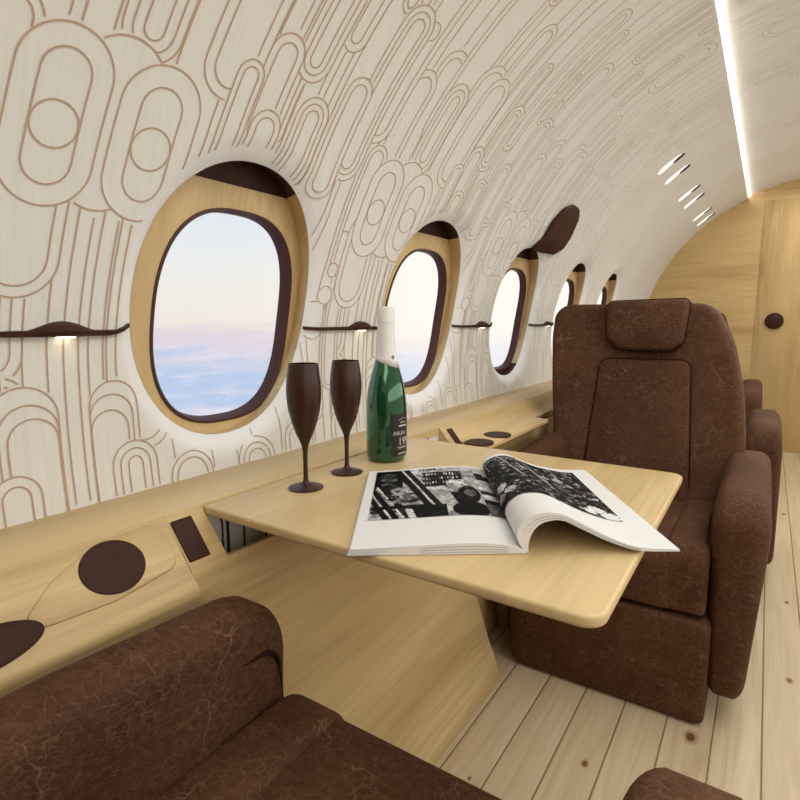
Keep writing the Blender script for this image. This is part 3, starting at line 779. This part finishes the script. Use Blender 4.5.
# printed photos
def blobs(seed, n, lo, hi):
    r = random.Random(seed); return [(r.random(), r.random(), r.uniform(lo, hi), r.uniform(.4, 1.6), r.uniform(-1.2, 1.2), r.random()) for _ in range(n)]
def texture(g, u, v, seed):
    r = np.random.default_rng(seed)
    def lattice(nx, ny):
        A = r.random((nx + 2, ny + 2)); x = u * nx; y = v * ny; i = x.astype(int); j = y.astype(int); f = x - i; h = y - j
        return A[i, j] * (1 - f) * (1 - h) + A[i + 1, j] * f * (1 - h) + A[i, j + 1] * (1 - f) * h + A[i + 1, j + 1] * f * h
    a, b = lattice(26, 18), lattice(62, 40)
    return np.clip(g * (.45 + 1.1 * a) * (.6 + .8 * b) + .05 * np.clip(b - .62, 0, 1), .004, .8)
def draw_left(u, v):
    r = random.Random(3)
    g = np.full(u.shape, .30)
    def quad(x0, x1, y0, y1, val, sk=0.):
        m = (v > y0) & (v < y1) & (u - sk * (v - y0) > x0) & (u - sk * (v - y0) < x1); g[m] = val
    quad(.30, 1.0, 0, .12, .42); quad(.0, .24, 0, .42, .015); quad(.24, .40, .06, .40, .40)
    quad(.34, .70, .42, .92, .33); quad(.40, .62, .30, .5, .45)
    for (x, y, s, a, t, q) in blobs(5, 60, .006, .02):
        m = np.hypot((u - .25 - x * .14) / a, v - .1 - y * .26) < s; g[m] = .05 + .5 * q
    # bottle shelf
    quad(.40, .74, .10, .44, .02)
    for row in range(3):
        for c in range(13):
            x = .405 + c * .026 + r.uniform(-.005, .005); y = .13 + row * .1
            quad(x, x + .012, y, y + .07 * r.uniform(.5, 1), r.choice([.05, .12, .3, .5, .6]))
    for i in range(9):
        if r.random() < .85: quad(.38 + i * .017, .38 + i * .017 + .012, .005, .05, .01)
    for (x, y, s, a, t, q) in blobs(8, 40, .01, .05):
        m = np.hypot((u - .02 - x * .3) / a, v - .1 - y * .8) < s; g[m] = .02 + .10 * q
    # beams and stripes
    for x0, wd, val in ((.16, .06, .012), (.222, .018, .5), (.24, .05, .02)): quad(x0, x0 + wd, 0, .8, val, .30)
    for x0, wd, val in ((-.12, .05, .02), (-.07, .018, .55), (-.05, .05, .02), (.02, .016, .45), (.04, .06, .03)): quad(x0, x0 + wd, .38, 1, val, .36)
    quad(.0, .40, .78, .84, .012, 0); quad(.30, .56, .80, 1., .02); quad(.26, .31, .86, 1., .5, .2)
    for (x, y, s, a, t, q) in blobs(12, 26, .008, .03):
        m = np.hypot((u - .13 - x * .16) / 1.3, v - .5 - y * .25) < s * .7; g[m] = .04 + .35 * q
    # counter edge, person
    quad(.58, .68, .46, .95, .02, .22)
    for (x, y, s, a, t, q) in blobs(21, 60, .012, .035):
        m = np.hypot((u - .62 - x * .16) / 1.2, v - .33 - y * .25) < s; g[m] = .1 + .5 * q
    m = np.hypot((u - .76) / 1.0, (v - .62) / 1.9) < .085; g[m] = .02
    m = np.hypot((u - .765) / 1.0, (v - .60) / 1.5) < .045; g[m] = .10
    m = np.hypot((u - .74) / 1.4, (v - .90) / 1.3) < .10; g[m] = .015
    for y0, y1, val in ((.14, .30, .02), (.30, .34, .3), (.44, .55, .38), (.55, .62, .05), (.62, .72, .45), (.72, .80, .03), (.80, 1., .10)): quad(.86, 1.02, y0, y1, val, .05)
    quad(.93, 1.02, .0, .2, .4)
    g = texture(g, u, v, 7)
    n_ = np.sin(u * 91 + np.sin(v * 37) * 2) * np.sin(v * 83 + np.sin(u * 29) * 2); g *= 1 + .18 * n_
    return g
def draw_right(u, v):
    g = np.full(u.shape, .035); r = random.Random(9)
    for (x, y, s, a, t, q) in blobs(31, 620, .005, .022):
        dx, dy = u - x, v - y; c_, s_ = cos(t), sin(t)
        m = np.hypot((dx * c_ + dy * s_) / a, (-dx * s_ + dy * c_)) < s; dens = .5 + .5 * sin(x * 9 + y * 6)
        g[m] = (.005 + .02 * q) if q < .62 - .25 * dens else .04 + .62 * max(0, q - .4) ** 1.3
    for (x, y, s, val) in ((.10, .72, .055, .45), (.16, .83, .05, .5), (.06, .86, .05, .4), (.72, .34, .05, .40), (.80, .42, .035, .3), (.86, .86, .07, .6), (.93, .95, .07, .65), (.78, .93, .05, .55), (.40, .30, .04, .3)):
        w = np.hypot(u - x, (v - y) * 1.1) + .012 * np.sin(u * 160) * np.sin(v * 140); g[w < s] = val
    for x0, wd, val in ((.27, .02, .25), (.50, .035, .22)):
        m = np.abs(u - x0 - .25 * (v - .3)) < wd / 2; m &= v < .6; g[m] = val
    g[(np.abs(v - .03 - .05 * np.sin(u * 3)) < .012) & (u < .5)] = .25
    g = texture(g, u, v, 17)
    return g
def photo(name, P, i0, i1, v0, v1, draw, flip):
    nu, nv = 150, 100; V = []; F = []
    base = [[P(i, v) for v in np.linspace(v0, v1, 24)] for i in range(len(TT))]
    B = np.array([[tuple(p) for p in row] for row in base]); ii = np.linspace(i0 * (len(TT) - 1), i1 * (len(TT) - 1), nu + 1); jj = np.linspace(0, 23, nv + 1)
    def samp(a, b):
        i = min(int(a), len(TT) - 2); j = min(int(b), 22); f, h = a - i, b - j
        return B[i, j] * (1 - f) * (1 - h) + B[i + 1, j] * f * (1 - h) + B[i, j + 1] * (1 - f) * h + B[i + 1, j + 1] * f * h
    G = np.array([[samp(a, b) for b in jj] for a in ii])
    tu = np.gradient(G, axis=0); tv = np.gradient(G, axis=1); N_ = np.cross(tu, tv); N_ /= np.linalg.norm(N_, axis=2)[..., None]
    if N_[nu // 2, nv // 2, 2] < 0: N_ = -N_
    G = G + N_ * .0009
    V = G.reshape(-1, 3); w = nv + 1
    F = [(i * w + j, i * w + j + 1, (i + 1) * w + j + 1, (i + 1) * w + j) for i in range(nu) for j in range(nv)]
    u = (np.arange(nu) + .5) / nu; v = 1 - (np.arange(nv) + .5) / nv
    if flip: u = 1 - u
    U, W = np.meshgrid(u, v, indexing='ij'); g = np.clip((draw(U, W) - .025) * 1.15, .003, .72).ravel()
    o = obj(name, V, F, M['print'], mg, fix=False)
    a = o.data.color_attributes.new('print', 'FLOAT_COLOR', 'CORNER'); c = np.repeat(g, 4); a.data.foreach_set('color', np.c_[c, c, c, np.ones_like(c)].ravel())
    return o
photo('printed_photo', lt_, .02, .93, .27, .965, draw_left, True)
photo('printed_photo', rt_, .06, .86, .25, .94, draw_right, False)

# ------------------------------------------------------------------ seats
def make_seat(loc):
    root = empty('club_seat', loc); L = M['leather']
    rbox('pedestal', -.16, .16, .10, .50, .0, .07, .012, M['black'], root)
    so_ = roundpoly([(-.252, .004), (.252, .004), (.252, .277), (-.252, .277)], [.05, .022, .02, .02], 7)
    V, F = pillow(so_, .48, .012, lambda a, b, c: (a, .24 - c + .012 * ((b - .277) / .26) ** 2 - .006 * (1 - (a / .25) ** 2) * (c > 0), b), seg=4, crown=.0, caps=(.9, .7, .45, .2)); obj('skirt_panel', V, F, L, root)
    side = roundpoly([(0, .284), (0, .452), (.30, .445), (.52, .430), (.52, .284)], [.02, .055, .2, .03, .02], 8)
    V, F = pillow(side, .33, .02, lambda a, b, c: (c + .0, a - .004 * (1 - (c / .165) ** 2), b + .008 * (1 - (c / .165) ** 2)), seg=4); obj('seat_cushion', V, F, L, root)
    for sx in (-1, 1):
        side2 = roundpoly([(.002, .284), (.002, .460), (.30, .455), (.52, .440), (.52, .284)], [.02, .055, .2, .03, .02], 8)
        V, F = pillow(side2, .100, .018, lambda a, b, c: (sx * .187 + c, a, b + .006 * (1 - (c / .05) ** 2)), seg=5); obj('seat_bolster', V, F, L, root)
    # backrest
    bo2 = roundpoly([(-.290, .40), (-.302, .62), (-.325, .78), (-.342, .93), (-.342, 1.049), (.158, 1.047), (.224, .925), (.262, .77), (.280, .62), (.280, .40)], [.02, .3, .4, .4, .055, .075, .3, .4, .4, .02], 9)
    def bm_(h): return lambda a, b, c: (a, .43 + .27 * (b - .42) + .030 * (a / .3) ** 2 * -1 + .03 + (h / 2 - c), b)
    V, F = pillow(bo2, .15, .024, bm_(.15), seg=6, crown=-.0, backcrown=.02, caps=tuple(np.linspace(.96, .04, 22))); obj('backrest', V, F, L, root)
    cp = roundpoly([(-.186, .43), (-.166, .862), (.112, .866), (.146, .43)], [.02, .03, .03, .02], 6)
    V, F = pillow(cp, .040, .012, lambda a, b, c: (a, .43 + .27 * (b - .42) + .022 - c + .006 * abs(a / .16) ** 2, b), seg=4, crown=.004); bp = obj('back_panel', V, F, L, root)
    V, F = tube([(a, .43 + .27 * (b - .42) + .0125 + .006 * abs(a / .16) ** 2, b) for a, b in cp], .0036, 6, closed=True); obj('seam', V, F, M['seam'], bp)
    hp = roundpoly([(-.164, 1.056), (.096, 1.062), (.088, .925), (.055, .893), (-.100, .893), (-.150, .93)], [.022, .022, .03, .04, .05, .04], 6)
    V, F = pillow(hp, .085, .024, lambda a, b, c: (a, .43 + .27 * (b - .42) + .018 - c - .004 * 0, b), seg=5, crown=.010); hr = obj('headrest', V, F, L, root)
    V, F = tube([(a, .43 + .27 * (b - .42) + .006, b) for a, b in hp], .0036, 6, closed=True); obj('seam', V, F, M['seam'], hr)
    # armrests: tall panels with rounded front, narrowing to the floor
    for sx, xc, w in ((1, .292, .124), (-1, -.280, .099)):
        so = roundpoly([(.022, .085), (.016, .606), (.30, .620), (.62, .618), (.62, .085)], [.06, .085, .3, .10, .06], 9)
        def am(a, b, c, xc=xc, w=w, sx=sx):
            k = .60 + .40 * min(1, max(0, (b - .10) / .34)) ** .8; f = 1 - .10 * max(0, (b - .49) / .13)
            return (xc + c * k * f - sx * .012 * (1 - k), a + .012 * (c / w * 2) ** 2, b - .010 * (c / w * 2) ** 2 * (b > .5))
        V, F = pillow(so, w, .030, am, seg=6, crown=.004); ar = obj('armrest', V, F, L, root)
        gp = roundpoly([(.100, .553), (.040, .551), (.034, .44)], [0, .032, 0], 8)
        gp = [p for p in gp if p[0] < .11 or p[1] > .5]
        V, F = tube([am(p[0], p[1], -sx * (w / 2 + .0028)) for p in gp], lambda t: .0030 * (1 - abs(2 * t - 1) ** 4) + .0004, 6); obj('seam', V, F, M['seam'], ar)
    return root
seat = make_seat((-.31, 1.42, 0))
tag(seat, 'brown leather club seat with headrest facing the camera behind the table', 'seat')
for x, y, sy, lb_ in ((-.31, .562, -1, 'brown leather club seat cut off at bottom left, nearest the camera'),
                      (-.318, 2.985, -1, 'brown leather club seat standing back to back behind the seat at the table'),
                      (-.352, 3.72, 1, 'farthest brown leather club seat, only an armrest corner showing before the bulkhead')):
    c = copy_tree(seat); c.location = (x, y, 0); c.scale = (1, sy, 1); tag(c, lb_, 'seat')
    if 'bottom left' in lb_:            # wall-side arm stops above the cabinet foot
        for ch in c.children:
            if ch.name.startswith('armrest') and min(v.co.x for v in ch.data.vertices) < 0:
                ch.data = ch.data.copy()
                for v in ch.data.vertices:
                    if v.co.z < .32: v.co.z = .32 - (.32 - v.co.z) * .08
    if 'farthest' in lb_:
        for ch in c.children:
            if ch.name.split('.')[0] in ('backrest', 'back_panel', 'headrest'): ch.scale.x = .60
    if 'back to back' in lb_:
        for ch in c.children:
            if ch.name.startswith('armrest') and max(v.co.x for v in ch.data.vertices) > 0: 
                ch.location.x = .042; ch.data = ch.data.copy()          # aisle arm swung out, fuller towards its foot
                for v in ch.data.vertices: v.co.x += max(0, .46 - v.co.z) * .085
            if ch.name.split('.')[0] in ('backrest', 'back_panel', 'headrest'): ch.scale.x = .78
for ch in seat.children:
    if ch.name.startswith('armrest'): ch.location.z = -.014
for o in S.objects:
    if o.name.startswith('club_seat'): o['group'] = 'brown leather club seats'

# ------------------------------------------------------------------ sky
W = bpy.data.worlds.new('evening_sky'); S.world = W; W.use_nodes = True; nt = W.node_tree; nt.nodes.clear()
t = NT.__new__(NT); t.t = nt; t.m = None; t.out = nt.nodes.new('ShaderNodeOutputWorld')
tc = t.n('ShaderNodeTexCoord'); sp = t.n('ShaderNodeSeparateXYZ'); t.l(tc.outputs['Generated'], sp.inputs[0])
mp = t.n('ShaderNodeMapping'); mp.inputs['Scale'].default_value = (5, 5, 22); t.l(tc.outputs['Generated'], mp.inputs[0])
cn = t.noise(mp.outputs[0], 1.2, 6, .55, .3)
below = t.mr(sp.outputs[2], -.03, .03, .16, .05)
z = t.math('ADD', sp.outputs[2], t.math('MULTIPLY', t.math('SUBTRACT', cn.outputs[0], .5), below))
zz = t.math('ADD', t.math('MULTIPLY', z, 1.6), .5)
c = t.ramp(zz, [(.0, (.60, .62, .74)), (.16, (.72, .70, .83)), (.235, (.82, .77, .88)), (.29, (.50, .63, .86)), (.36, (.50, .63, .86)), (.405, (.74, .70, .82)), (.45, (.80, .70, .76)), (.50, (.90, .83, .76)), (.57, (.90, .86, .79)), (.68, (.84, .86, .87)), (.85, (.74, .82, .91)), (1., (.60, .74, .92))])
mp2 = t.n('ShaderNodeMapping'); mp2.inputs['Scale'].default_value = (9, 9, 60); t.l(tc.outputs['Generated'], mp2.inputs[0])
c2 = t.noise(mp2.outputs[0], 1., 5, .55, .4)
c = t.mix(t.math('MULTIPLY', t.mr(c2.outputs[0], .48, .68, 0, .6), t.mr(sp.outputs[2], -.05, -.02, 1, 0)), c, (.84, .80, .90))
az = t.mr(sp.outputs[1], .64, .90, 0, 1)
c = t.mix(t.math('MULTIPLY', az, t.mr(sp.outputs[2], -.10, .01, .45, .88)), c, (1.0, .96, .88))
bg = t.n('ShaderNodeBackground'); t.l(c, bg.inputs[0])
t.l(t.math('ADD', 1.0, t.math('MULTIPLY', az, .06)), bg.inputs[1]); t.l(bg.outputs[0], t.out.inputs[0])

# ------------------------------------------------------------------ added fill lights
def area(name, loc, size, energy, col, rot=(0, 0, 0)):
    l = bpy.data.lights.new(name, 'AREA'); l.shape = 'RECTANGLE'; l.size, l.size_y = size; l.energy = energy; l.color = col
    o = bpy.data.objects.new(name, l); o.location = loc; o.rotation_euler = rot; COL.objects.link(o); return o
area('ceiling_fill', (.35, 1.7, 1.93), (.7, 6.4), 40, (1, .985, .955))  # unseen fill added below the ceiling for broad, soft brightness
area('aisle_fill', (1.30, 2.0, 1.35), (.9, 6.2), 29, (1, .99, .975), (0, radians(80), 0))  # unseen fill added on the aisle side to brighten the window wall

# ------------------------------------------------------------------ camera
cam = bpy.data.cameras.new('camera'); cam.sensor_width = 36; cam.sensor_height = 36; cam.sensor_fit = 'HORIZONTAL'; cam.lens = 555 / 800 * 36; cam.clip_start = .02
co = bpy.data.objects.new('camera', cam); COL.objects.link(co)
co.location = (0, 0, .99); co.rotation_euler = (pi / 2 - math.atan(79 / 555), 0, radians(33.35)); S.camera = co
S.view_settings.view_transform = 'Standard'; S.view_settings.look = 'None'; S.view_settings.gamma = 1; S.view_settings.exposure = 0
S.view_settings.use_curve_mapping = False
